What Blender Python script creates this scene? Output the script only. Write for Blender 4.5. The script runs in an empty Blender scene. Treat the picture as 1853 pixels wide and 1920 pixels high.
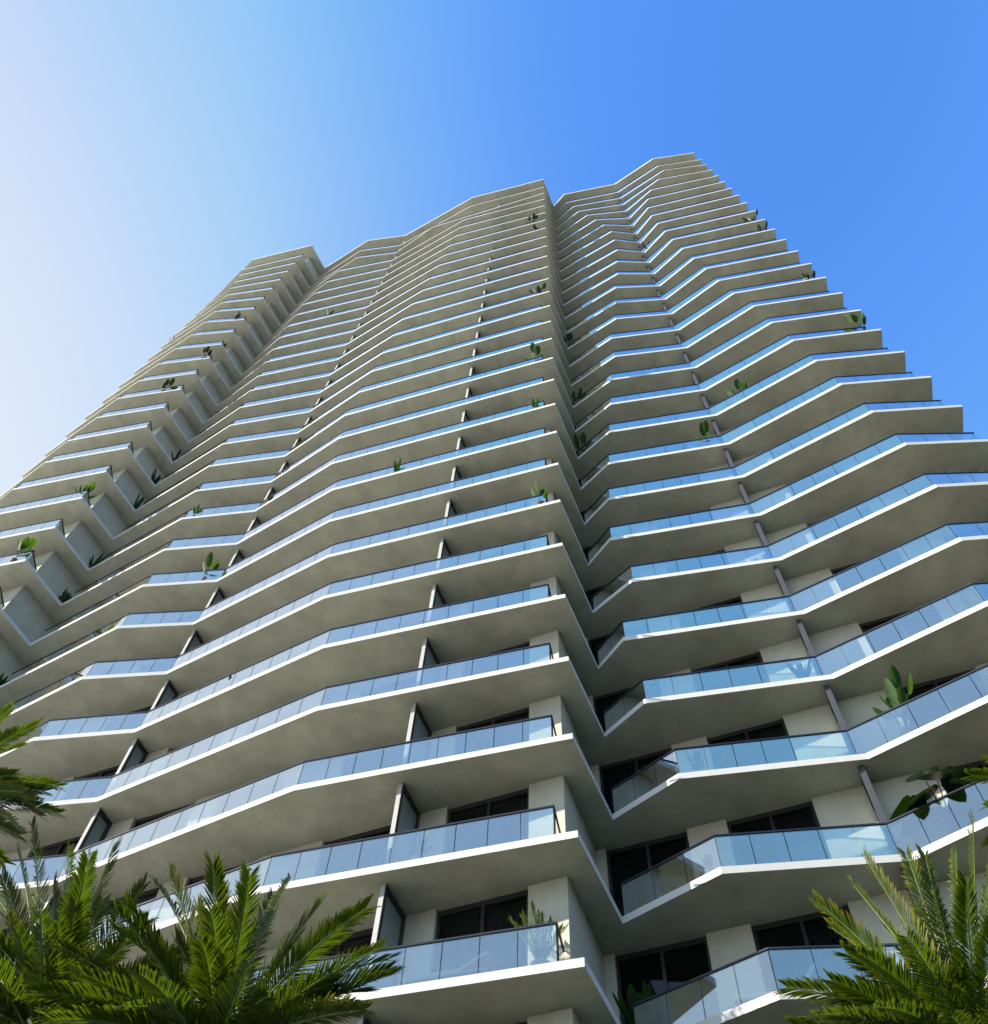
import bpy, bmesh, math, random
from math import radians, sin, cos, pi
from mathutils import Vector, Matrix
random.seed(7)
S = bpy.context.scene
COL = S.collection
GZ = 1.6            # eye height: the facade survey below is measured from the eye, ground is z = 0
H = 3.2             # storey height
Z0 = 12.287 + GZ    # underside of balcony slab 0
KMIN, KTOP = -3, 28
def zk(k): return Z0 + H * (k if k < 28 else 27 + 1.462)

# ------------------------------------------------------------------ helpers
def tag(o, label=None, cat=None, group=None, kind=None):
    if label: o['label'] = label
    if cat: o['category'] = cat
    if group: o['group'] = group
    if kind: o['kind'] = kind
    return o
def empty(name, loc=(0, 0, 0)):
    o = bpy.data.objects.new(name, None); o.location = loc; COL.objects.link(o); return o
class MB:
    def __init__(s): s.v = []; s.f = []; s.m = []; s.attr = []
    def add(s, vs, fs, mi=0, at=0.0):
        b = len(s.v); s.v += [tuple(v) for v in vs]; s.f += [tuple(b + i for i in f) for f in fs]; s.m += [mi] * len(fs)
        s.attr += (at if isinstance(at, list) else [at] * len(vs))
    def prism(s, poly, z0, z1, mside=0, mbot=None, mtop=None):
        n = len(poly)
        vs = [(p[0], p[1], z0) for p in poly] + [(p[0], p[1], z1) for p in poly]
        s.add(vs, [(i, (i + 1) % n, n + (i + 1) % n, n + i) for i in range(n)], mside)
        s.add(vs[:n], [tuple(reversed(range(n)))], mside if mbot is None else mbot)
        s.add(vs[n:], [tuple(range(n))], mside if mtop is None else mtop)
    def bar(s, a, b, w, h, mi=0):      # box whose bottom-centre line runs a -> b (plan), width w, height h
        a = Vector(a); b = Vector(b); d = (b - a); dn = d.normalized()
        n = Vector((-dn.y, dn.x, 0)).normalized() * (w / 2)
        u = Vector((0, 0, h))
        vs = [a - n, a + n, b + n, b - n, a - n + u, a + n + u, b + n + u, b - n + u]
        s.add(vs, [(0, 1, 2, 3), (7, 6, 5, 4), (0, 4, 5, 1), (1, 5, 6, 2), (2, 6, 7, 3), (3, 7, 4, 0)], mi)
    def tube(s, pts, rad, n=6, mi=0, cap=True):
        pts = [Vector(p) for p in pts]; L = len(pts)
        if not isinstance(rad, (list, tuple)): rad = [rad] * L
        rings = []
        for i, p in enumerate(pts):
            t = (pts[min(i + 1, L - 1)] - pts[max(i - 1, 0)]).normalized()
            a = t.orthogonal().normalized() if abs(t.z) < .95 else t.cross(Vector((0, 1, 0))).normalized()
            if i: a = (pa - t * pa.dot(t)).normalized()
            pa = a; b = t.cross(a)
            rings.append([p + (a * cos(2 * pi * j / n) + b * sin(2 * pi * j / n)) * rad[i] for j in range(n)])
        vs = [v for r in rings for v in r]
        fs = [(i * n + j, i * n + (j + 1) % n, (i + 1) * n + (j + 1) % n, (i + 1) * n + j) for i in range(L - 1) for j in range(n)]
        if cap: fs += [tuple(reversed(range(n))), tuple((L - 1) * n + j for j in range(n))]
        s.add(vs, fs, mi)
    def build(s, name, mats, parent=None, smooth=False):
        me = bpy.data.meshes.new(name); me.from_pydata(s.v, [], s.f)
        for m in (mats if isinstance(mats, (list, tuple)) else [mats]): me.materials.append(m)
        me.polygons.foreach_set('material_index', s.m)
        if smooth: me.polygons.foreach_set('use_smooth', [True] * len(s.f))
        if any(s.attr):
            a = me.attributes.new('tip', 'FLOAT', 'POINT'); a.data.foreach_set('value', s.attr)
        me.update()
        bm = bmesh.new(); bm.from_mesh(me)
        big = [f for f in bm.faces if len(f.verts) > 6]
        if big: bmesh.ops.triangulate(bm, faces=big)
        bm.to_mesh(me); bm.free()
        o = bpy.data.objects.new(name, me); COL.objects.link(o)
        if parent: o.parent = parent; o.matrix_parent_inverse = Matrix.Translation(-parent.location)
        return o
def local(o, parent):
    return o

# ------------------------------------------------------------------ materials
def mat(name):
    m = bpy.data.materials.new(name); m.use_nodes = True
    nt = m.node_tree; nt.nodes.clear()
    return m, nt, nt.nodes, nt.links
def surface(name, col, rough=.8, spec=.3, metal=0, nscale=3.0, namp=.12, bump=.0, bscale=60, streak=0, spots=0):
    m, nt, N, L = mat(name)
    out = N.new('ShaderNodeOutputMaterial'); p = N.new('ShaderNodeBsdfPrincipled')
    p.inputs['Roughness'].default_value = rough; p.inputs['Metallic'].default_value = metal
    p.inputs['Specular IOR Level'].default_value = spec
    tc = N.new('ShaderNodeTexCoord'); geo = N.new('ShaderNodeNewGeometry')
    n1 = N.new('ShaderNodeTexNoise'); n1.inputs['Scale'].default_value = nscale; n1.inputs['Detail'].default_value = 6
    n1.inputs['Roughness'].default_value = .65
    L.new(geo.outputs['Position'], n1.inputs['Vector'])
    mr = N.new('ShaderNodeMapRange'); mr.inputs[1].default_value = .3; mr.inputs[2].default_value = .7
    mr.inputs[3].default_value = 1 - namp; mr.inputs[4].default_value = 1 + namp * .5
    L.new(n1.outputs['Fac'], mr.inputs[0])
    v = mr.outputs[0]
    if spots:
        n3 = N.new('ShaderNodeTexNoise'); n3.inputs['Scale'].default_value = 5.5; n3.inputs['Detail'].default_value = 2
        L.new(geo.outputs['Position'], n3.inputs['Vector'])
        r3 = N.new('ShaderNodeMapRange'); r3.inputs[1].default_value = .70; r3.inputs[2].default_value = .78
        r3.inputs[3].default_value = 1; r3.inputs[4].default_value = 1 - spots
        L.new(n3.outputs['Fac'], r3.inputs[0])
        mm = N.new('ShaderNodeMath'); mm.operation = 'MULTIPLY'; L.new(v, mm.inputs[0]); L.new(r3.outputs[0], mm.inputs[1]); v = mm.outputs[0]
    if streak:
        mp = N.new('ShaderNodeMapping'); mp.inputs['Scale'].default_value = (9, 9, .5); L.new(geo.outputs['Position'], mp.inputs[0])
        n2 = N.new('ShaderNodeTexNoise'); n2.inputs['Scale'].default_value = 1.0; n2.inputs['Detail'].default_value = 4
        L.new(mp.outputs[0], n2.inputs['Vector'])
        r2 = N.new('ShaderNodeMapRange'); r2.inputs[1].default_value = .4; r2.inputs[2].default_value = .75
        r2.inputs[3].default_value = 1; r2.inputs[4].default_value = 1 - streak
        L.new(n2.outputs['Fac'], r2.inputs[0])
        mm = N.new('ShaderNodeMath'); mm.operation = 'MULTIPLY'; L.new(v, mm.inputs[0]); L.new(r2.outputs[0], mm.inputs[1]); v = mm.outputs[0]
    vm = N.new('ShaderNodeVectorMath'); vm.operation = 'SCALE'; vm.inputs[0].default_value = col; L.new(v, vm.inputs['Scale'])
    L.new(vm.outputs[0], p.inputs['Base Color'])
    if bump:
        nb = N.new('ShaderNodeTexNoise'); nb.inputs['Scale'].default_value = bscale; nb.inputs['Detail'].default_value = 3
        L.new(geo.outputs['Position'], nb.inputs['Vector'])
        b = N.new('ShaderNodeBump'); b.inputs['Strength'].default_value = bump; b.inputs['Distance'].default_value = .01
        L.new(nb.outputs['Fac'], b.inputs['Height']); L.new(b.outputs[0], p.inputs['Normal'])
    L.new(p.outputs[0], out.inputs[0])
    return m
def glassmat(name, tint, f0, f1, power, gtint=(1, 1, 1), dirt=0.0):
    m, nt, N, L = mat(name)
    out = N.new('ShaderNodeOutputMaterial'); mix = N.new('ShaderNodeMixShader')
    t = N.new('ShaderNodeBsdfTransparent'); t.inputs[0].default_value = (*tint, 1)
    g = N.new('ShaderNodeBsdfGlossy'); g.inputs['Roughness'].default_value = .0; g.inputs[0].default_value = (*gtint, 1)
    lw = N.new('ShaderNodeLayerWeight'); lw.inputs[0].default_value = .5
    pw = N.new('ShaderNodeMath'); pw.operation = 'POWER'; pw.inputs[1].default_value = power; L.new(lw.outputs['Facing'], pw.inputs[0])
    mr = N.new('ShaderNodeMapRange'); mr.inputs[3].default_value = f0; mr.inputs[4].default_value = f1; L.new(pw.outputs[0], mr.inputs[0])
    L.new(mr.outputs[0], mix.inputs[0]); L.new(t.outputs[0], mix.inputs[1]); L.new(g.outputs[0], mix.inputs[2])
    L.new(mix.outputs[0], out.inputs[0]); return m
def leafmat(name, col, tip, trans, tcol, rough=.45):
    m, nt, N, L = mat(name)
    out = N.new('ShaderNodeOutputMaterial'); p = N.new('ShaderNodeBsdfPrincipled'); p.inputs['Roughness'].default_value = rough
    p.inputs['Specular IOR Level'].default_value = .12
    at = N.new('ShaderNodeAttribute'); at.attribute_name = 'tip'
    geo = N.new('ShaderNodeNewGeometry'); no = N.new('ShaderNodeTexNoise'); no.inputs['Scale'].default_value = 2.5; no.inputs['Detail'].default_value = 3
    L.new(geo.outputs['Position'], no.inputs['Vector'])
    pw = N.new('ShaderNodeMath'); pw.operation = 'POWER'; pw.inputs[1].default_value = 3.0; L.new(at.outputs['Fac'], pw.inputs[0])
    mx = N.new('ShaderNodeMix'); mx.data_type = 'RGBA'; mx.inputs[6].default_value = (*col, 1); mx.inputs[7].default_value = (*tip, 1)
    L.new(pw.outputs[0], mx.inputs[0])
    mr = N.new('ShaderNodeMapRange'); mr.inputs[1].default_value = .3; mr.inputs[2].default_value = .7; mr.inputs[3].default_value = .65; mr.inputs[4].default_value = 1.35
    L.new(no.outputs['Fac'], mr.inputs[0])
    vm = N.new('ShaderNodeVectorMath'); vm.operation = 'SCALE'; L.new(mx.outputs[2], vm.inputs[0]); L.new(mr.outputs[0], vm.inputs['Scale'])
    L.new(vm.outputs[0], p.inputs['Base Color'])
    tr = N.new('ShaderNodeBsdfTranslucent'); tr.inputs[0].default_value = (*tcol, 1)
    ms = N.new('ShaderNodeMixShader'); ms.inputs[0].default_value = trans
    L.new(p.outputs[0], ms.inputs[1]); L.new(tr.outputs[0], ms.inputs[2]); L.new(ms.outputs[0], out.inputs[0])
    return m
M = dict(
    fascia=surface('white_render', (.76, .74, .70), .7, .2, nscale=1.2, namp=.06, bump=.12, bscale=80, streak=.05),
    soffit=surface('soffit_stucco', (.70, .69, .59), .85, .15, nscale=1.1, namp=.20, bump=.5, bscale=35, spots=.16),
    deck=surface('deck_tile', (.30, .27, .20), .6, .3, nscale=2, namp=.1),
    wall=surface('wall_stucco', (.66, .63, .51), .85, .15, nscale=1.6, namp=.12, bump=.35, bscale=45, streak=.06),
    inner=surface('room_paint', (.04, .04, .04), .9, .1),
    bronze=surface('dark_bronze', (.035, .035, .04), .35, .5, metal=.0, namp=.05),
    rail=surface('handrail_metal', (.05, .055, .07), .3, .6, metal=.3, namp=.05),
    cap=surface('divider_edge_paint', (.50, .49, .46), .45, .4, namp=.06),
    greycap=surface('divider_edge_grey', (.07, .07, .075), .35, .5, namp=.06),
    frost=surface('frosted_panel', (.34, .38, .36), .35, .5, namp=.05),
    curtain=surface('curtain_cloth', (.18, .20, .23), .9, .1, namp=.1),
    slat=surface('blind_slat', (.34, .36, .38), .5, .4),
    pot=surface('pot_glaze', (.60, .60, .58), .4, .5, namp=.08),
    darkpot=surface('clay_pot', (.16, .10, .07), .7, .3, namp=.15),
    soil=surface('soil', (.05, .035, .02), .95, .1),
    ground=surface('plaza_paving', (.58, .54, .44), .8, .2, nscale=.4, namp=.12, bump=.2, bscale=12),
    bounce_dimmer=surface('bounce_dimmer_dark', (.022, .036, .014), .9, .1, nscale=5, namp=.4),  # near-black green of the added sheet that holds back ground bounce
    bark=surface('palm_bark', (.08, .06, .04), .95, .1, nscale=8, namp=.4, bump=1, bscale=25),
    fabric=surface('lounger_fabric', (.62, .60, .56), .9, .1),
    glass=glassmat('railing_glass', (.89, .955, .95), .13, 1.0, 1.12, (.99, 1, 1)),
    gedge=surface('glass_edge', (.03, .07, .06), .2, .6),
    pane=glassmat('window_pane', (.38, .44, .50), .03, .70, 3.0),
    palm=leafmat('palm_leaflet', (.024, .052, .004), (.30, .24, .02), .16, (.24, .38, .01)),
    rib=leafmat('palm_rachis', (.16, .19, .05), (.16, .19, .05), .1, (.2, .3, .05)),
    broad=leafmat('broad_leaf', (.018, .050, .010), (.03, .07, .012), .20, (.14, .34, .02), .6),
    dark=leafmat('dark_leaf', (.008, .020, .007), (.012, .026, .009), .08, (.04, .12, .01), .4),
)

# ------------------------------------------------------------------ facade plan, storey by storey
CP = dict(L0=(-29.634, 28.438), L2=(-21.428, 24.425), LN=(-20.081, 26.768), M2=(-11.515, 22.648), M4=(2.367, 15.957),
          N=(3.683, 18.558), R2=(9.653, 15.878), R4=(17.184, 12.293))
TR = dict(
 R1=[[7.2,16.0],[6.9,16.1],[6.5,16.3],[6.15,16.46],[5.64,16.72],[5.17,16.99],[4.65,17.23],[4.33,17.38],[4.85,17.17],[4.36,17.4],[4.52,17.33],[4.73,17.23],[4.96,17.11],[5.24,16.98],[5.52,16.86],[5.87,16.68],[5.91,16.67],[6.39,16.44],[6.62,16.34],[6.81,16.22],[7.18,16.08],[7.36,15.99],[7.6,15.87],[7.64,15.82],[7.61,15.85],[7.23,16.0],[6.75,16.25],[6.21,16.51],[5.63,16.8],[5.27,16.99],[4.62,17.27],[4.61,17.27]],
 R3=[[11.0,14.15],[11.1,14.1],[11.4,13.95],[11.7,13.8],[12.1,13.6],[12.6,13.36],[13.13,13.13],[13.6,12.96],[14.0,12.77],[14.1,12.7],[13.94,12.79],[13.68,12.89],[13.51,13.0],[13.29,13.12],[13.0,13.26],[12.79,13.34],[12.33,13.57],[12.05,13.7],[11.84,13.79],[11.56,13.94],[11.3,14.04],[11.04,14.16],[10.91,14.25],[10.75,14.33],[10.65,14.37],[10.68,14.36],[10.99,14.19],[11.56,13.93],[12.52,13.45],[13.31,13.08],[13.14,13.17],[13.15,13.17]],
 M3=[[-6.0,19.0],[-5.6,18.8],[-5.2,18.65],[-4.9,18.53],[-4.74,18.51],[-4.62,18.41],[-4.64,18.41],[-5.09,18.57],[-5.66,18.81],[-6.15,19.08],[-6.68,19.32],[-7.14,19.52],[-7.76,19.79],[-8.0,19.91],[-8.26,20.01],[-8.02,19.9],[-7.79,19.8],[-7.57,19.72],[-7.34,19.6],[-7.14,19.48],[-6.81,19.3],[-6.44,19.17],[-6.27,19.1],[-5.84,18.84],[-5.62,18.75],[-5.42,18.65],[-5.13,18.5],[-5.02,18.43],[-4.82,18.35],[-8.01,19.91],[-4.64,18.27],[-4.74,18.29]],
 M1=[[-17.3,24.4],[-17.1,24.3],[-16.9,24.2],[-16.6,24.06],[-16.2,23.87],[-15.8,23.7],[-15.4,23.5],[-15.05,23.37],[-14.69,23.19],[-14.56,23.11],[-14.72,23.19],[-14.88,23.27],[-15.12,23.39],[-15.42,23.5],[-15.69,23.61],[-15.88,23.72],[-16.36,23.94],[-16.61,24.07],[-16.77,24.14],[-17.08,24.31],[-17.31,24.4],[-17.56,24.53],[-17.81,24.64],[-17.97,24.74],[-17.96,24.73],[-17.98,24.72],[-17.64,24.58],[-17.08,24.3],[-16.64,24.06],[-15.36,23.43],[-15.53,23.49],[-15.47,23.48]],
 L1=[[-27.65,26.38]]*10+[[-27.5,26.31],[-27.35,26.24],[-27.2,26.17],[-27.05,26.1],[-26.85,26.01],[-26.4,25.78],[-26.44,25.8],[-25.91,25.54],[-25.75,25.45],[-25.47,25.34],[-25.17,25.19],[-24.97,25.08],[-24.75,24.99],[-24.69,24.92],[-24.75,24.95],[-25.13,25.12],[-25.59,25.36],[-26.15,25.62],[-26.7,25.91],[-27.12,26.09],[-27.64,26.35],[-27.78,26.44]])
def pt(n, k):
    p = CP[n] if n in CP else TR[n][k - KMIN]
    return Vector((p[0], p[1]))
BACK = Vector((.30, .954))
def cw(x): return Vector((x, 17.17 + .4762 * (2.26 - x)))        # centre block window wall
def rw(x): return Vector((x, 19.66 - .463 * (x - 3.45)))         # right block window wall (set back)
def lw(x): return Vector((x, 25.709 + .4762 * (-21.6 - x)))      # left block window wall
PERP = Vector((.43, .903))

tower = empty('apartment_tower', (0, 22, 0))
tag(tower, 'tall white apartment tower with zigzag balcony slabs and blue glass railings', 'apartment tower')

# slabs
for k in range(KMIN, KTOP + 1):
    z = zk(k); P = [pt(n, k) for n in ('L0', 'L1', 'L2', 'LN', 'M1', 'M2', 'M3', 'M4', 'N', 'R1', 'R2', 'R3', 'R4')]
    ol = [P[0] + BACK * 22] + P + [P[-1] + BACK * 22]
    mb = MB(); mb.prism(ol[::1], z, z + (.2 if k < KTOP else .3), 0, 1, 2)
    o = mb.build('roof_slab' if k == KTOP else 'balcony_slab', [M['fascia'], M['soffit'], M['deck']], tower)

# window walls: full-height piers between window bays
MW = [(-17.5, -15.5), (-13.79, -11.77), (-10.36, -8.36), (-7.59, -5.58), (-3.85, -1.87), (-.61, 1.42)]
RW = [(3.61, 5.61), (6.55, 8.55), (11.30, 13.32), (14.60, 16.3)]
LW = [(-28.3, -26.3), (-24.9, -22.9)]
T = .26
def piers(name, line, xs, x0, x1):
    mb = MB(); xs = sorted(xs); e = [x0] + [v for w in xs for v in w] + [x1]
    for i in range(0, len(e), 2):
        a, b = line(e[i]), line(e[i + 1]); n = PERP * T
        mb.prism([a, b, b + n, a + n], 0, zk(KTOP) - .002)
    return mb.build(name, M['wall'], tower)
piers('window_wall', cw, MW, -20.3, 2.26)
piers('window_wall', rw, RW, 3.37, 16.95)
piers('window_wall', lw, LW, -29.2, -21.6)
def sidewall(a, b, th):
    mb = MB(); d = (b - a).normalized(); n = Vector((-d.y, d.x)) * th
    mb.prism([a, b, b + n, a + n], 0, zk(KTOP) - .004); return mb.build('side_wall', M['wall'], tower)
c = cw(2.26); sidewall(c + PERP * (T + .003), rw(3.37) - Vector((.0, .0)) + PERP * T, .26)
a = lw(-21.6); sidewall(a + PERP * (T + .003), Vector((-20.3, 28.2)), .26)
a = rw(16.95); sidewall(a + BACK * T, a + BACK * 19, .26)
a = lw(-29.2); b = a + BACK * 19; sidewall(b, a + BACK * (T + .02), .26)
# dark rooms behind the bays
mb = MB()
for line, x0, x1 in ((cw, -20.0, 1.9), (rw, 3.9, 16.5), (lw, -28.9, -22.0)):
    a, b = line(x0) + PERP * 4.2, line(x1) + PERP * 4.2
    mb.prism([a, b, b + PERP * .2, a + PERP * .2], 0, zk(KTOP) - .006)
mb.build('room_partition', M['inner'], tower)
mb = MB()
a, b = Vector((-22, 45)), Vector((20, 33)); mb.prism([a, b, b + Vector((0, .3)), a + Vector((0, .3))], 0, zk(KTOP) - .008)
mb.build('rear_wall', M['wall'], tower)

# railings
def offset(pts, d):
    out = []
    for i, p in enumerate(pts):
        ns = []
        if i: t = (p - pts[i - 1]).normalized(); ns.append(Vector((-t.y, t.x)))
        if i < len(pts) - 1: t = (pts[i + 1] - p).normalized(); ns.append(Vector((-t.y, t.x)))
        if len(ns) == 2: n = (ns[0] + ns[1]); n = n / (n.dot(ns[0]))
        else: n = ns[0]
        out.append(p + n * d)
    return out
def railing(pts, z):
    g = MB(); r = MB(); zb = z + .2 + .006; hg = .985
    for a, b in zip(pts[:-1], pts[1:]):
        d = b - a; L = d.length
        if L < .15: continue
        n = max(1, round(L / .78)); u = d / L
        for i in range(n):
            s0 = L * i / n + .009; s1 = L * (i + 1) / n - .009
            p, q = a + u * s0, a + u * s1
            w = Vector((-u.y, u.x)) * .006
            vs = [(*(p - w), zb), (*(p + w), zb), (*(q + w), zb), (*(q - w), zb), (*(p - w), zb + hg), (*(p + w), zb + hg), (*(q + w), zb + hg), (*(q - w), zb + hg)]
            g.add(vs, [(0, 3, 7, 4), (1, 5, 6, 2)], 0)
            g.add(vs, [(0, 1, 2, 3), (7, 6, 5, 4), (0, 4, 5, 1), (2, 6, 7, 3)], 1)
    # mitred handrail
    off1, off2 = offset(pts, -.028), offset(pts, .028)
    n = len(pts); vs = []
    for i in range(n):
        for q, zz in ((off1[i], zb + hg), (off2[i], zb + hg), (off2[i], zb + hg + .042), (off1[i], zb + hg + .042)): vs.append((q.x, q.y, zz))
    fs = [(4 * i + j, 4 * i + (j + 1) % 4, 4 * i + 4 + (j + 1) % 4, 4 * i + 4 + j) for i in range(n - 1) for j in range(4)]
    fs += [(3, 2, 1, 0), tuple(4 * (n - 1) + j for j in range(4))]
    r.add(vs, fs)
    o = g.build('balcony_railing', [M['glass'], M['gedge']], tower)
    r.build('handrail', M['rail'], o).matrix_parent_inverse = Matrix.Identity(4)
    return o
for k in range(KMIN, KTOP):
    z = zk(k); IN = .12
    # centre block
    P = offset([pt(n, k) for n in ('LN', 'M1', 'M2', 'M3', 'M4', 'N')], IN)
    m4 = Vector((1.885, 16.30)); P = [P[0] + (P[1] - P[0]).normalized() * .12] + P[1:4] + [m4, Vector((2.12, 17.12))]
    P[3] = P[3]
    railing(P, z)
    Q = [pt(n, k) for n in ('M4', 'N', 'R1', 'R2', 'R3', 'R4')] + [pt('R4', k) + BACK * 2]
    P = offset(Q, IN); e = P[5]
    P = [P[1] + (P[2] - P[1]).normalized() * .15] + P[2:3] + [pt('R2', k) + Vector((-.16, .16))] + P[4:5] + [e + Vector((-.25, .12)), Vector((16.85, 13.35))]
    railing(P, z)
    Q = [pt('L0', k) + BACK * 2] + [pt(n, k) for n in ('L0', 'L1', 'L2', 'LN')]
    P = offset(Q, IN); P = [lw(-29.0) - PERP * .05] + P[1:3] + [P[3] + Vector((-.12, .02)), Vector((-21.62, 25.66))]
    railing(P, z)

# dividers between apartments
def divider(front, back, z, th, capm=1):
    z0 = z + .2 + .01; z1 = z + H - .004; d = (back - front).normalized(); s = Vector((-d.y, d.x))
    f = MB(); W = .13
    def post(p0, p1, za, zb, mi, w=th):
        a = s * w / 2; f.prism([p0 - a, p1 - a, p1 + a, p0 + a], za, zb, mi)
    post(front, front + d * .03, z0, z1, capm)
    post(front + d * .03, front + d * W, z0, z1, 0)
    post(back - d * W, back - d * .005, z0, z1, 0)
    post(front + d * W, back - d * W, z1 - .16, z1, 0)
    post(front + d * W, back - d * W, z0, z0 + .10, 0)
    o = f.build('privacy_divider', [M['bronze'], M['cap'], M['greycap']], tower)
    g = MB(); a = s * .015; p, q = front + d * (W - .01), back - d * (W - .01)
    g.prism([p - a, q - a, q + a, p + a], z0 + .09, z1 - .15)
    g.build('frosted_panel', M['frost'], o).matrix_parent_inverse = Matrix.Identity(4)
for k in range(KMIN, KTOP):
    z = zk(k)
    divider(Vector((-1.84, 17.85)), Vector((-1.34, 18.90)), z, .12)
    divider(Vector((-11.45, 22.88)), Vector((-11.15, 23.54)), z, .12)
    divider(Vector((9.50, 16.10)), Vector((9.80, 16.71)), z, .15, 2)

# windows: frame, panes, curtains in each bay
def window(line, w, z, curt):
    zb, zt = z + .2 + .012, z + H - .003; a, b = line(w[0] + .002), line(w[1] - .002)
    u = (b - a).normalized(); off = PERP * .10; a = a + off; b = b + off; L = (b - a).length; n = Vector((-u.y, u.x))
    f = MB(); D = .09
    def box(s0, s1, za, zc, d0=0, d1=D):
        p, q = a + u * s0, a + u * s1; f.prism([p + n * d0, q + n * d0, q + n * d1, p + n * d1], za, zc)
    box(0, .075, zb, zt); box(L - .075, L, zb, zt)
    box(.075, L - .075, zb, zb + .09); box(.075, L - .075, zt - .14, zt)
    box(L / 2 - .04, L / 2 + .04, zb + .09, zt - .14, -.01, D - .01)
    o = f.build('window', M['bronze'], tower)
    g = MB()
    for s0, s1, d in ((.075, L / 2 - .04, .03), (L / 2 + .04, L - .075, .055)):
        p, q = a + u * s0 + n * d, a + u * s1 + n * d
        g.prism([p, q, q + n * .01, p + n * .01], zb + .09, zt - .14)
    g.build('pane', M['pane'], o).matrix_parent_inverse = Matrix.Identity(4)
    if curt == 'blind':
        c = MB(); zz = zt - .25; p, q = a + u * .1, a + u * (L - .1)
        while zz > zb + .12:
            c.prism([p + n * .16, q + n * .16, q + n * .20, p + n * .20], zz, zz + .014); zz -= .062
        c.build('blind', M['slat'], o).matrix_parent_inverse = Matrix.Identity(4)
    elif curt:
        c = MB(); vs = []; m = 60; s0, s1 = curt
        for i in range(m + 1):
            s = L * (s0 + (s1 - s0) * i / m); p = a + u * s + n * (.28 + .035 * sin(i * 1.25) + .01 * sin(i * 3.1)); vs += [(p.x, p.y, zb + .02), (p.x, p.y, zt - .05)]
        c.add(vs, [(2 * i, 2 * i + 2, 2 * i + 3, 2 * i + 1) for i in range(m)])
        vs2 = [(v[0] + n.x * .004, v[1] + n.y * .004, v[2]) for v in vs]; c.add(vs2, [(2 * i + 1, 2 * i + 3, 2 * i + 2, 2 * i) for i in range(m)])
        c.build('curtain', M['curtain'], o).matrix_parent_inverse = Matrix.Identity(4)
rnd = random.Random(3)
far = MB()
def farwin(line, w, z):
    zb, zt = z + .2 + .012, z + H - .003; a, b = line(w[0] + .002), line(w[1] - .002)
    u = (b - a).normalized(); a = a + PERP * .10; b = b + PERP * .10; n = Vector((-u.y, u.x)); L = (b - a).length
    for s0, s1, za, zc, mi in ((0, .075, zb, zt, 0), (L - .075, L, zb, zt, 0), (.075, L - .075, zb, zb + .09, 0), (.075, L - .075, zt - .14, zt, 0), (L / 2 - .04, L / 2 + .04, zb + .09, zt - .14, 0), (.075, L / 2 - .04, zb + .09, zt - .14, 1), (L / 2 + .04, L - .075, zb + .09, zt - .14, 1)):
        p, q = a + u * s0, a + u * s1; d = D0 = (.0, .09) if mi == 0 else (.03, .045)
        far.prism([p + n * d[0], q + n * d[0], q + n * d[1], p + n * d[1]], za, zc, mi)
opts = [(.0, .45), (.55, 1.0), (.0, 1.0), (.6, 1.0), None, (0, .3)]
for k in range(KMIN, KTOP):
    for line, ws, lim in ((cw, MW, 6), (rw, RW, 7), (lw, LW, -9)):
        for i, w in enumerate(ws):
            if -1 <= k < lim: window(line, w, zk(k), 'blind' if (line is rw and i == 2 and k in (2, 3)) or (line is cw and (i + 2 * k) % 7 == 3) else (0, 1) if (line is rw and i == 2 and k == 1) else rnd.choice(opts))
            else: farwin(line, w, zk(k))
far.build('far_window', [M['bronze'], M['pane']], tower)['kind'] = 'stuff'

# ------------------------------------------------------------------ ground
def sheet(name, x0, x1, y0, y1, z, m, n=1):
    mb = MB(); mb.add([(x0, y0, z), (x1, y0, z), (x1, y1, z), (x0, y1, z)], [(0, 1, 2, 3)]); o = mb.build(name, m)
    tag(o, kind='structure'); return o
sheet('ground', -1500, 1500, -1500, 1500, 0, M['ground'])
sheet('bounce_dimmer', -13, 400, -170, 100, .004, M['bounce_dimmer'])  # unseen dark sheet added to cut ground bounce onto the right-hand soffits

# ------------------------------------------------------------------ leaves and plants
def blade(mb, base, tip, width, up, mi=0, n=6, droop=.0, fold=.25, shape='paddle', wav=0.0, rng=random):
    """broad leaf: folded strip from base to tip, drooping towards its tip"""
    base = Vector(base); tip = Vector(tip); ax = tip - base; L = ax.length; t = ax.normalized()
    side = t.cross(Vector(up)).normalized() if t.cross(Vector(up)).length > .05 else t.orthogonal().normalized()
    nrm = side.cross(t).normalized()
    vs = []; at = []
    for i in range(n + 1):
        s = i / n
        if shape == 'paddle': w = width * (sin(pi * min(1, s * .93 + .07)) ** .6) * (1 - .25 * s)
        elif shape == 'heart': w = width * (1.15 * (1 - s) ** .55 if s > .12 else .8 + 2.5 * s) * (.98 if s < 1 else 0)
        else: w = width * (1 - s) ** .7 * (.6 + .8 * s)
        p = base + ax * s - Vector((0, 0, 1)) * droop * L * s * s
        if s == 1: w *= .15
        r1 = 1 + wav * (rng.random() - .5); r2 = 1 + wav * (rng.random() - .5)
        e = nrm * w * fold
        vs += [p + side * w * r1 + e, p, p - side * w * r2 + e]; at += [s * .9] * 3
    fs = []
    for i in range(n):
        a = 3 * i; fs += [(a, a + 1, a + 4, a + 3), (a + 1, a + 2, a + 5, a + 4)]
    mb.add(vs, fs, mi, at)
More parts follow.
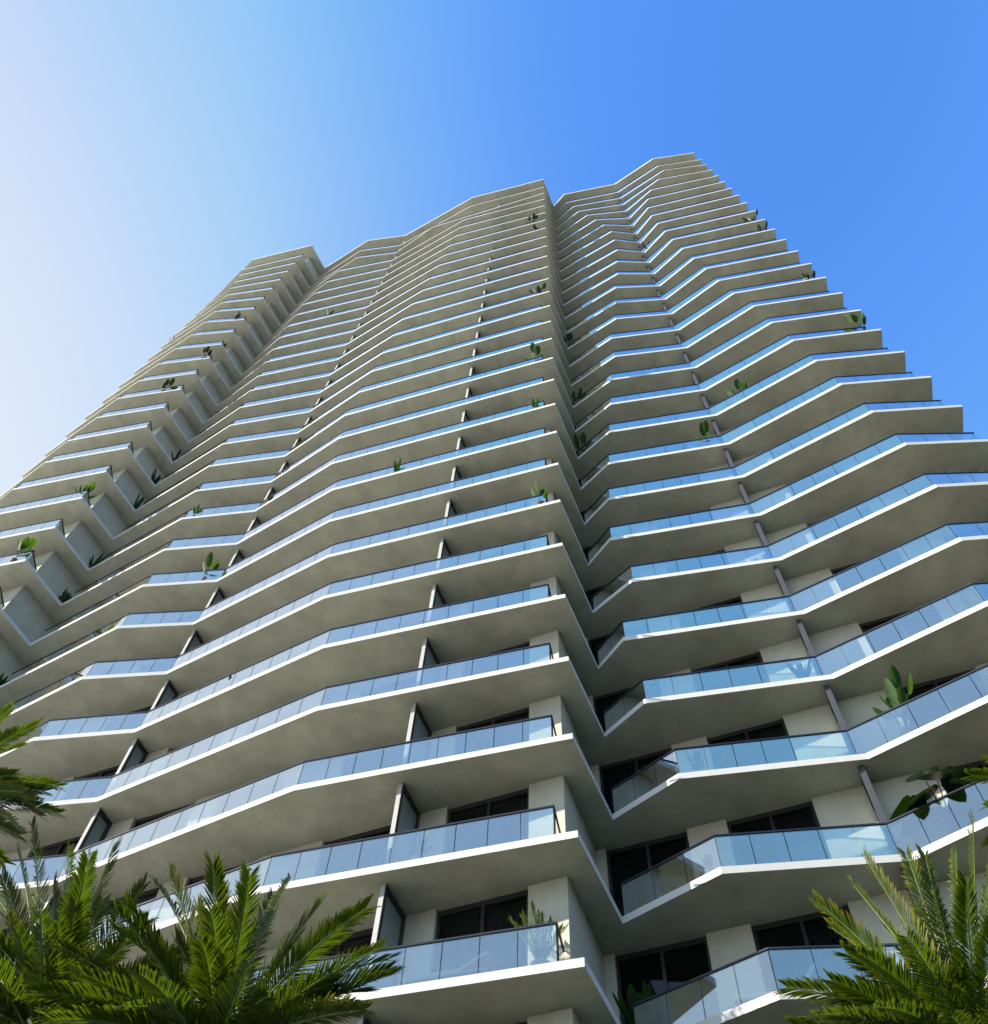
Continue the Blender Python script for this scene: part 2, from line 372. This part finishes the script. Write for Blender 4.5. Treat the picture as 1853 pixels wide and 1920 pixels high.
def frond(name, base, tip, lift, parent, rng, W=.36, nl=74, twist=0, r0=.02, mats=None):
    base = Vector(base); tip = Vector(tip); L = (tip - base).length
    ctrl = base.lerp(tip, .5) + Vector((0, 0, lift * L))
    pts = []; 
    for i in range(25):
        s = i / 24; pts.append(base * (1 - s) ** 2 + ctrl * 2 * s * (1 - s) + tip * s * s)
    mb = MB(); mb.tube(pts, [r0 * (1 - .8 * i / 24) for i in range(25)], 5, 1, cap=True)
    def at(s):
        x = s * 24; i = min(23, int(x)); return pts[i].lerp(pts[i + 1], x - i), (pts[i + 1] - pts[i]).normalized()
    for sd in (-1, 1):
        for j in range(nl):
            s = .14 + .86 * (j + .5 * (sd > 0)) / nl; p, t = at(min(s, .999))
            side = t.cross(Vector((0, 0, 1)));
            if side.length < .1: side = t.cross(Vector((0, 1, 0)))
            side.normalize(); nr = side.cross(t).normalized()
            if twist: side, nr = side * cos(twist) + nr * sin(twist), nr * cos(twist) - side * sin(twist)
            ll = W * min(1, .45 + (s - .14) * 3.2) * (1 - .42 * s * s) * rng.uniform(.78, 1.12)
            fwd = .80 + 1.25 * s * s + rng.uniform(-.12, .12)
            d = (side * sd * 1.0 + t * fwd + nr * (.38 + rng.uniform(-.22, .22))).normalized()
            w = t.cross(d).cross(d).normalized() * (.0092 + .0030 * rng.random()) * (W / .38) ** .5
            a = p + d * ll * .05; b = p + d * ll * .45 ; c = p + d * ll * .78 - Vector((0, 0, ll * .03)); e = p + d * ll - Vector((0, 0, ll * (.08 + .06 * rng.random())))
            mb.add([a - w * .5, a + w * .5, b + w, b - w, c + w * .8, c - w * .8, e], [(0, 1, 2, 3), (3, 2, 4, 5), (5, 4, 6)], 0, [.0, .0, .35, .35, .7, .7, 1.0])
    o = mb.build(name, mats or [M['palm'], M['rib']], parent)
    return o
def palm(label, base, C, tips, seed, extra=10, W=.38, group='palms in front of the tower'):
    rng = random.Random(seed); C = Vector(C)
    root = empty('palm_tree', base); tag(root, label, 'palm tree', group)
    mb = MB(); pts = []; rr = []
    b = Vector(base)
    for i in range(31):
        s = i / 30; p = b.lerp(C - Vector((0, 0, .25)), s) + Vector((sin(s * pi) * .15, 0, 0)); pts.append(p); rr.append((.24 - .07 * s) * (1.08 if i % 2 else .96) + (.1 * (1 - s) ** 8))
    mb.tube(pts, rr, 12); mb.build('trunk', M['bark'], root, True)
    mb = MB()
    for i in range(26):
        a = rng.uniform(0, 2 * pi); s = rng.uniform(0, 1); p = C + Vector((cos(a) * .13, sin(a) * .13, -.6 + .5 * s)); q = p + Vector((cos(a) * .22, sin(a) * .22, .28)); mb.tube([p, q], [.045, .02], 5)
    mb.build('boot', M['bark'], root)
    for tp in tips:
        lift = tp[3] if len(tp) > 3 else .16
        frond('frond', C + Vector((rng.uniform(-.08, .08), rng.uniform(-.08, .08), rng.uniform(-.1, .1))), tp[:3], lift, root, rng, W, twist=rng.uniform(-.5, .5))
    for i in range(extra):
        a = 2 * pi * (i * .618 + rng.random() * .1); el = rng.uniform(-.3, .6); L = rng.uniform(1.7, 2.3)
        tip = C + Vector((cos(a) * cos(el), sin(a) * cos(el), sin(el))) * L
        frond('frond', C + Vector((cos(a) * .06, sin(a) * .06, rng.uniform(-.15, .05))), tip, rng.uniform(.08, .2), root, rng, W, twist=rng.uniform(-.4, .4))
    return root

# eye-space survey of the palm crowns: image direction (px, py) at a given depth Y -> world point
ROW = ((0.996972035, -0.0777609196, 0.0), (-0.0687968884, -0.882044274, -0.466116817), (0.0362456723, 0.464705432, -0.884723184))
F, CX, CY = 1825.37183, 926.5, 960.0
def at(px, py, Y):
    d = Vector((px - CX, -(py - CY), -F)); w = Vector([r[0] * d[0] + r[1] * d[1] + r[2] * d[2] for r in ROW])
    w = w * (Y / w[1]); return Vector((w[0], w[1], w[2] + GZ))
def plant(kind, x, y, k, h, label, seed, lean=None, group='potted plants on the balconies', cat='potted plant'):
    rng = random.Random(seed); z = zk(k) + .2 + .004
    root = empty({'b': 'bird_of_paradise_plant', 'B': 'bird_of_paradise_plant', 'A': 'elephant_ear_plant', 's': 'leafy_plant', 'p': 'potted_palm'}[kind], (x, y, z))
    tag(root, label, cat, group)
    ph = {'s': .34}.get(kind, .42); pr = .17 if kind == 's' else .21
    mb = MB(); n = 16
    prof = [(.0, 0), (pr * .72, 0), (pr * .98, ph), (pr * 1.04, ph + .012), (pr * .88, ph + .012), (pr * .84, ph - .06), (0, ph - .06)]
    vs = [(x + r * cos(2 * pi * j / n), y + r * sin(2 * pi * j / n), z + zz) for r, zz in prof for j in range(n)]
    mb.add(vs, [(i * n + j, i * n + (j + 1) % n, (i + 1) * n + (j + 1) % n, (i + 1) * n + j) for i in range(len(prof) - 1) for j in range(n)])
    mb.build('pot', M['pot'] if (rng.random() < .7 and k < 4 and kind != 'A') else M['darkpot'], root, True)
    top = Vector((x, y, z + ph - .05)); hh = h - ph + .05
    big = kind in 'BA'; fo = MB(); lean = lean or (0, -1)
    if kind == 'p':
        for i in range(11):
            a = 2 * pi * i / 11 + rng.random() * .4; L = hh * rng.uniform(.75, 1.0); s = rng.uniform(.25, .6)
            tp = top + Vector((cos(a) * s * L, sin(a) * s * L, L * rng.uniform(.8, 1.0)))
            frond('frond', top, tp, .08, root, rng, W=.24, nl=34, r0=.008)
        return root
    nl = {'b': 9, 'B': 14, 'A': 15, 's': 12}[kind]
    for i in range(nl):
        a = 2 * pi * i / nl + rng.uniform(-.3, .3); r = rng.uniform(.12, .42)
        if kind in 'bB':
            L = hh * rng.uniform(.55, 1.0) if i else hh
            if i == 0: r = .08
            end = top + Vector((cos(a) * r * L + lean[0] * .16 * L * rng.random(), sin(a) * r * L + lean[1] * .16 * L * rng.random(), L * (1 - r * .35)))
            ll = min(.80, L * .5) * rng.uniform(.85, 1.1); base = top.lerp(end, 1 - ll / L * .98)
            bl = MB() if big else fo
            bl.tube([top, top.lerp(base, .5) + Vector((0, 0, .03)), base, base.lerp(end, .6)], [.013, .011, .009, .004], 5, 0)
            blade(bl, base, end + Vector((cos(a), sin(a), 0)) * .06, ll * .22, (cos(a), sin(a), 1.2), 0, 8, rng.uniform(0, .12), .3, 'paddle', .06, rng)
            if big: bl.build('leaf', M['broad'], root, True)
        elif kind == 'A':
            L = hh * rng.uniform(.5, 1.0); r = rng.uniform(.15, .5)
            joint = top + Vector((cos(a) * r * L, sin(a) * r * L, L * .82))
            bl = MB(); bl.tube([top, top.lerp(joint, .5) + Vector((0, 0, .12)), joint], [.02, .015, .01], 6, 0)
            out = Vector((cos(a), sin(a), -.55)).normalized(); ll = rng.uniform(.62, .85)
            blade(bl, joint - out * .12 + Vector((0, 0, .05)), joint + out * ll, ll * .50, (cos(a) * .4, sin(a) * .4, 1), 0, 12, .06, .18, 'heart', .12, rng)
            bl.build('leaf', M['dark'], root, True)
        else:
            L = hh * rng.uniform(.6, 1.0); r = rng.uniform(.15, .5)
            end = top + Vector((cos(a) * r * L, sin(a) * r * L, L * (1 - .3 * r)))
            blade(fo, top, end, .085, (cos(a), sin(a), 1), 0, 7, rng.uniform(0, .1), .35, 'paddle', .03, rng)
    if fo.v: fo.build('foliage', M['broad'] if k < 12 else M['dark'], root, True)
    return root
CB, LB, RB = 'central block', 'left block', 'right block'
PL = [
 (1.62, 16.85, 0, 'p', 1.62, 'small feathery potted palm at the glass corner of the lowest central balcony'),
 (-1.09, 17.74, 1, 'b', 1.4, 'bright green plant behind glass beside a divider, second central balcony from the bottom'),
 (5.82, 17.42, 2, 'b', 1.45, 'low plant showing bluish through glass near the notch, third right balcony up'),
 (9.11, 16.44, 3, 's', 1.5, 'small spiky plant seen bluish through glass left of a divider, fourth right balcony up'),
 (10.75, 15.42, 2, 'B', 2.55, 'tall bird-of-paradise plant with long paddle leaves above the railing right of the divider'),
 (10.83, 15.76, 1, 'A', 2.23, 'dark elephant ear plant with huge ruffled leaves, above the right palm'),
 (12.77, 14.28, 2, 'B', 1.75, 'broad leaved plant at the right picture edge, sharing the tall bird-of-paradise balcony'),
 (5.59, 17.48, 1, 'b', 1.08, 'plant with arching leaves behind the grey glass beside the dark notch, second balcony up'),
 (10.85, 15.44, 9, 'b', 2.75, 'single upright light green leaf plant right of a divider, middle of the right block'),
 (8.93, 16.42, 8, 'b', 2.66, 'two leaved plant over the railing just left of a divider on the right block'),
 (13.62, 13.72, 3, 'p', 1.56, 'small feathery palm behind green glass near the right picture edge'),
 (16.72, 12.78, 17, 'b', 2.7, 'green plant at the tower right outer corner, lower of a stacked pair'),
 (16.70, 12.80, 18, 'b', 2.7, 'dark leafed plant at the right outer corner of the tower, upper of a stacked pair'),
 (16.74, 12.78, 13, 'b', 2.3, 'small plant on the tower right outer edge, between the stacked pair and lower sunlit one'),
 (16.66, 12.80, 10, 'b', 2.75, 'sunlit pointed plant on the right outer corner, lowest of those against the sky'),
 (1.31, 16.63, 22, 'b', 2.75, 'highest plant near the right edge of the central block'),
 (1.54, 16.56, 21, 'b', 2.75, 'plant just below the highest one near the right edge of the central block'),
 (1.76, 16.5, 15, 'b', 2.75, 'dark round leaved plant at the central block edge, third from the top there'),
 (1.6, 16.56, 11, 'b', 2.75, 'upright green plant at the central block edge, fourth from the top there'),
 (1.51, 16.59, 9, 's', 1.95, 'low dark plant over the glass at the central block edge, above the fan shaped one'),
 (1.72, 16.51, 6, 'b', 2.29, 'dark fan shaped plant at the central block corner above bright blue glass'),
 (-4.43, 18.78, 8, 's', 1.86, 'tiny round green plant over the railing in the middle of the central block'),
 (-12.17, 23.05, 7, 'b', 2.2, 'two leaved green plant beside the divider on the left half of the central block'),
 (-14.64, 23.55, 9, 's', 1.83, 'tiny green plant two floors above and left of the two leaved central one'),
 (-14.62, 23.9, 20, 's', 2.6, 'single small dark green plant high on the left half of the central block'),
 (-21.92, 24.95, 10, 'B', 2.6, 'wide bushy sunlit plant at the left block corner, largest on the left side'),
 (-22.23, 24.89, 8, 'B', 2.9, 'bright sunlit plant with spreading leaves at the left block corner, lowest there'),
 (-20.36, 26.98, 11, 's', 2.2, 'row of green leaves in the recess beside the left block, beside the bushy corner plant'),
 (-20.37, 26.95, 12, 's', 2.3, 'gapped green leaves in the left recess, one floor above the row of leaves'),
 (-20.12, 26.93, 13, 's', 2.01, 'smallest dark green plant in the left recess, highest of those there'),
 (-20.21, 27.0, 9, 's', 2.1, 'single pointed plant in the left recess against the white side wall'),
 (-20.35, 26.99, 8, 's', 1.98, 'low spiky plant in the left recess, below the single pointed one'),
 (-20.33, 27.16, 6, 's', 1.5, 'faint plant seen through glass at the left picture edge, lowest in the recess'),
 (-21.78, 25.07, 18, 'b', 2.2, 'dark green plant at the left block corner with leaves hanging over, high up'),
 (-22.06, 24.8, 17, 'b', 2.57, 'dark round leaved plant at the left block corner, just below the hanging one'),
 (-22.84, 24.99, 15, 'b', 2.63, 'bright green plant behind the glass of the left block, mid height'),
 (-21.84, 24.99, 14, 's', 1.5, 'small brownish plant at the left block corner below the mid height bright one'),
 (-22.36, 24.83, 20, 's', 2.6, 'highest plant of the left block corner, a small upright leaf'),
 (-28.9, 28.21, 21, 's', 1.9, 'dark plant on the far left outer edge of the tower against the sky'),
 (3.89, 18.72, 11, 'b', 2.62, 'black shaded plant in the dark notch between the blocks, middle one of three'),
 (3.94, 18.71, 14, 'b', 2.48, 'shaded dark green plant in the notch between the blocks, highest of three'),
 (3.95, 18.63, 9, 'b', 2.37, 'tall shaded plant in the dark notch between the blocks, just above its lens of darkness'),
 (9.96, 16.02, 19, 's', 2.75, 'thin yellow green leaf plant beside the divider, highest on the right block'),
 (3.92, 19.0, 0, 'b', 1.98, 'dim green plant at the bottom of the black notch between the blocks'),
 (-14.1, 23.58, 5, 's', 1.25, 'pale plant behind sunlit glass on the left half of the central block'),
 (-8.35, 21.05, 4, 's', 1.5, 'green streak of a plant behind grey glass on the slanting part of the central block')]
for i, (x, y, k, kd, h, lab) in enumerate(PL):
    lab = lab.replace(', just above its lens of darkness', ', lowest of three')
    plant(kd, x, y, k, h if k < 6 else h * .84, lab, 100 + i)

# sun loungers on the lowest balconies
def lounger(x, y, k, rz, label, raised):
    z = zk(k) + .2 + .004; root = empty('sun_lounger', (x, y, z)); tag(root, label, 'sun lounger', 'sun loungers on the lowest balconies')
    R = Matrix.Translation((x, y, z)) @ Matrix.Rotation(rz, 4, 'Z')
    def bx(name, c, s, m, ry=0):
        mb = MB(); vs = []
        for sx in (-1, 1):
            for sy in (-1, 1):
                for sz in (-1, 1): vs.append(Vector((sx * s[0] / 2, sy * s[1] / 2, sz * s[2] / 2)))
        A = R @ Matrix.Translation(c) @ Matrix.Rotation(ry, 4, 'Y')
        mb.add([tuple(A @ v) for v in vs], [(0, 1, 3, 2), (4, 6, 7, 5), (0, 4, 5, 1), (2, 3, 7, 6), (0, 2, 6, 4), (1, 5, 7, 3)]); o = mb.build(name, m, root)
        bv = o.modifiers.new('b', 'BEVEL'); bv.width = min(s) * .3; bv.segments = 2; return o
    bx('frame', (0, 0, .26), (1.9, .62, .05), M['cap']); bx('seat_cushion', (-.32, 0, .33), (1.2, .58, .09), M['fabric'])
    bx('backrest', (.55, 0, .33 + .32 * sin(raised)), (.72, .58, .09), M['fabric'], -raised)
    for sx in (-.85, .85):
        for sy in (-.27, .27): bx('leg', (sx, sy, .116), (.05, .05, .225), M['cap'])
    return root
lounger(-.15, 17.4, 0, -.35, 'white sun lounger seen through the glass of the lowest central balcony', .5)
lounger(6.5, 17.2, 0, -.3, 'grey folding lounger with raised back behind glass beside the notch, lowest right balcony', .9)

# ------------------------------------------------------------------ palms in front
def tips(lst): return [tuple(at(p[0], p[1], p[2])) + ((p[3],) if len(p) > 3 else ()) for p in lst]
c1 = at(400, 1985, 10.5)
palm('sunlit green palm at bottom centre, left of the middle', (c1[0] + .3, 10.8, 0), c1, tips([(400, 1622, 10.3, .1), (318, 1640, 9.9), (290, 1655, 10.9), (462, 1632, 10.6, .1), (545, 1645, 10.9, .1), (512, 1680, 11.3, .1), (605, 1690, 10.5, .12), (640, 1768, 11.0),
    (728, 1800, 10.6), (212, 1740, 9.8), (62, 1862, 9.6, .2), (240, 1890, 9.2, .25), (90, 1905, 9.8, .2), (625, 1845, 10.0, .2), (500, 1870, 9.3, .2), (150, 1820, 10.2, .2), (690, 1860, 10.2, .2), (370, 1700, 9.9, .1), (440, 1720, 10.9, .1), (330, 1760, 10.2, .1), (560, 1760, 10.6, .1)]), 11, 40)
c2 = at(75, 1950, 11.6)
palm('dark shaded palm with tall upright fronds at the lower left corner', (c2[0] - .2, 11.9, 0), c2, tips([(58, 1545, 11.2, .08), (32, 1592, 11.8, .08), (130, 1588, 12.0, .08), (215, 1582, 11.3, .1), (170, 1600, 12.4), (270, 1660, 11.4), (2, 1640, 11.0, .1), (-40, 1650, 12.0), (150, 1720, 10.8),
    (240, 1760, 11.8), (-20, 1760, 10.8, .2), (60, 1680, 12.4), (100, 1660, 11.0), (190, 1690, 11.9, .1), (20, 1720, 11.5, .1)]), 12, 46)
c3 = at(-170, 1500, 11.0)
palm('palm reaching in from the left edge with drooping fronds', (c3[0] - .2, 11.2, 0), c3, tips([(66, 1362, 10.8, .1), (20, 1330, 11.0, .1), (40, 1400, 11.4, .15), (76, 1530, 10.9, .22), (55, 1482, 11.3, .1), (40, 1560, 10.6, .25), (20, 1455, 10.4, .1), (60, 1500, 11.6, .2)]), 13, 22)
c4 = at(1850, 2010, 10.0)
palm('large palm at the lower right corner with sunlit yellow green fronds', (c4[0] + .3, 10.3, 0), c4, tips([(1476, 1852, 9.6, .16), (1532, 1690, 9.9, .12), (1600, 1660, 10.4, .1), (1622, 1608, 9.8, .1), (1700, 1600, 10.2, .08), (1735, 1602, 9.7, .08), (1792, 1590, 10.6, .08), (1826, 1532, 9.8, .05), (1870, 1545, 9.5, .05),
    (1590, 1790, 9.4, .2), (1530, 1905, 9.3, .2), (1640, 1890, 8.9, .2), (1660, 1740, 10.5, .1), (1800, 1830, 9.2), (1720, 1700, 10.6, .1), (1560, 1740, 10.5), (1690, 1780, 9.9, .1), (1760, 1680, 9.9, .08), (1620, 1850, 9.8, .15)]), 14, 42)
c5 = at(2010, 1500, 10.6)
palm('palm reaching in from the right edge with a few thin frond tips', (c5[0] + .2, 10.8, 0), c5, tips([(1822, 1455, 10.5, .1), (1850, 1428, 10.9, .1), (1848, 1512, 10.3, .15)]), 15, 3)

# ------------------------------------------------------------------ light, sky, camera
EL, AZ = radians(21), radians(-92)
w = bpy.data.worlds.new('World'); S.world = w; w.use_nodes = True; nt = w.node_tree; nt.nodes.clear()
sky = nt.nodes.new('ShaderNodeTexSky'); sky.sky_type = 'NISHITA'; sky.sun_disc = False; sky.sun_elevation = EL; sky.sun_rotation = AZ
sky.altitude = 0; sky.air_density = 1.0; sky.dust_density = .6; sky.ozone_density = 3.0
NW, LW_ = nt.nodes, nt.links
gm = NW.new('ShaderNodeGamma'); gm.inputs[1].default_value = 1.7; LW_.new(sky.outputs[0], gm.inputs[0])
sc = NW.new('ShaderNodeVectorMath'); sc.operation = 'MULTIPLY'; sc.inputs[1].default_value = (.72, .84, .79); LW_.new(gm.outputs[0], sc.inputs[0])
cp = NW.new('ShaderNodeVectorMath'); cp.operation = 'MINIMUM'; cp.inputs[1].default_value = (.52, .98, 1.80); LW_.new(sc.outputs[0], cp.inputs[0])
# lens glow painted into the sky colour, whitening it towards the front left
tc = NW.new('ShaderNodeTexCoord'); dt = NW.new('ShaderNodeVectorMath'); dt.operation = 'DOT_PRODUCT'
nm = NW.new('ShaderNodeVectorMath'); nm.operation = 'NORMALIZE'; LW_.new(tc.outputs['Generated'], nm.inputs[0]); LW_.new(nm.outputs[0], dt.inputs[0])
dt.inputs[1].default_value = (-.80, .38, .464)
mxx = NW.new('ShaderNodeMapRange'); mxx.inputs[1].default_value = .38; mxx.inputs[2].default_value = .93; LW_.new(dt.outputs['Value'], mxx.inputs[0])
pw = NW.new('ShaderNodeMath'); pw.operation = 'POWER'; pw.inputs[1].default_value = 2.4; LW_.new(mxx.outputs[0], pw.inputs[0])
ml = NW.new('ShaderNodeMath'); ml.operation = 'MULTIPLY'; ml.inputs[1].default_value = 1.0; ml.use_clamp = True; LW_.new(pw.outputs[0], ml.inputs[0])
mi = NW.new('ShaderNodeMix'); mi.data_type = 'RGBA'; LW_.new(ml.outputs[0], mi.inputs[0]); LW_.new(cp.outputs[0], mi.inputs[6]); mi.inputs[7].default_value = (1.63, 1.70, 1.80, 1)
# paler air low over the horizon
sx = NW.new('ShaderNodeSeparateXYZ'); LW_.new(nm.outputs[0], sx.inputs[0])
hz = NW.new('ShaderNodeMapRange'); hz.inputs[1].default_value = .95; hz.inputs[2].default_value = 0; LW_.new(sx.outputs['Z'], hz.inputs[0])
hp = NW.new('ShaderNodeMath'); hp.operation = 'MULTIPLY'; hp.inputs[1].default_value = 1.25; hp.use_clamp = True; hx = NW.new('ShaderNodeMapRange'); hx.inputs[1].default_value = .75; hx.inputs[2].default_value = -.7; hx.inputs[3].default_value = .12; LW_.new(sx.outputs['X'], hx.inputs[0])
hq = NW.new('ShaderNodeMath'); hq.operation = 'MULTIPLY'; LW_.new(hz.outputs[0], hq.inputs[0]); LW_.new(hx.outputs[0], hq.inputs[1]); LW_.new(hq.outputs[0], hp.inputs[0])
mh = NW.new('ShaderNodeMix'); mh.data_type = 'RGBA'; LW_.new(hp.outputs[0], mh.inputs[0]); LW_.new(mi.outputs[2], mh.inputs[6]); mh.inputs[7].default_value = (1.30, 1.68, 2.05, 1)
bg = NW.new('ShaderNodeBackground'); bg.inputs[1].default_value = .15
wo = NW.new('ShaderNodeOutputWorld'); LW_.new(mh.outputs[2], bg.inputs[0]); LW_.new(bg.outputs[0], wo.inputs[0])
sd = bpy.data.lights.new('sun', 'SUN'); sd.energy = 2.9; sd.angle = radians(.5); sd.color = (1, .92, .80)
so = bpy.data.objects.new('sun', sd); COL.objects.link(so)
D = Vector((sin(AZ) * cos(EL), cos(AZ) * cos(EL), sin(EL))); so.rotation_euler = D.to_track_quat('Z', 'Y').to_euler(); so.location = D * 60
cd = bpy.data.cameras.new('camera'); cam = bpy.data.objects.new('camera', cd); COL.objects.link(cam); S.camera = cam
cam.matrix_world = Matrix(((*ROW[0], 0), (*ROW[1], 0), (*ROW[2], GZ), (0, 0, 0, 1)))
cd.sensor_fit = 'HORIZONTAL'; cd.sensor_width = 36; cd.lens = 36 * F / 1853; cd.clip_start = .05; cd.clip_end = 4000
S.view_settings.view_transform = 'Standard'; S.view_settings.look = 'None'; S.view_settings.exposure = 1.8; S.view_settings.gamma = 1; S.view_settings.use_curve_mapping = False
S.render.engine = 'CYCLES'; S.cycles.max_bounces = 10; S.cycles.diffuse_bounces = 1; S.cycles.glossy_bounces = 4; S.cycles.transparent_max_bounces = 24
S.cycles.use_denoising = True; S.cycles.caustics_reflective = False; S.cycles.caustics_refractive = False
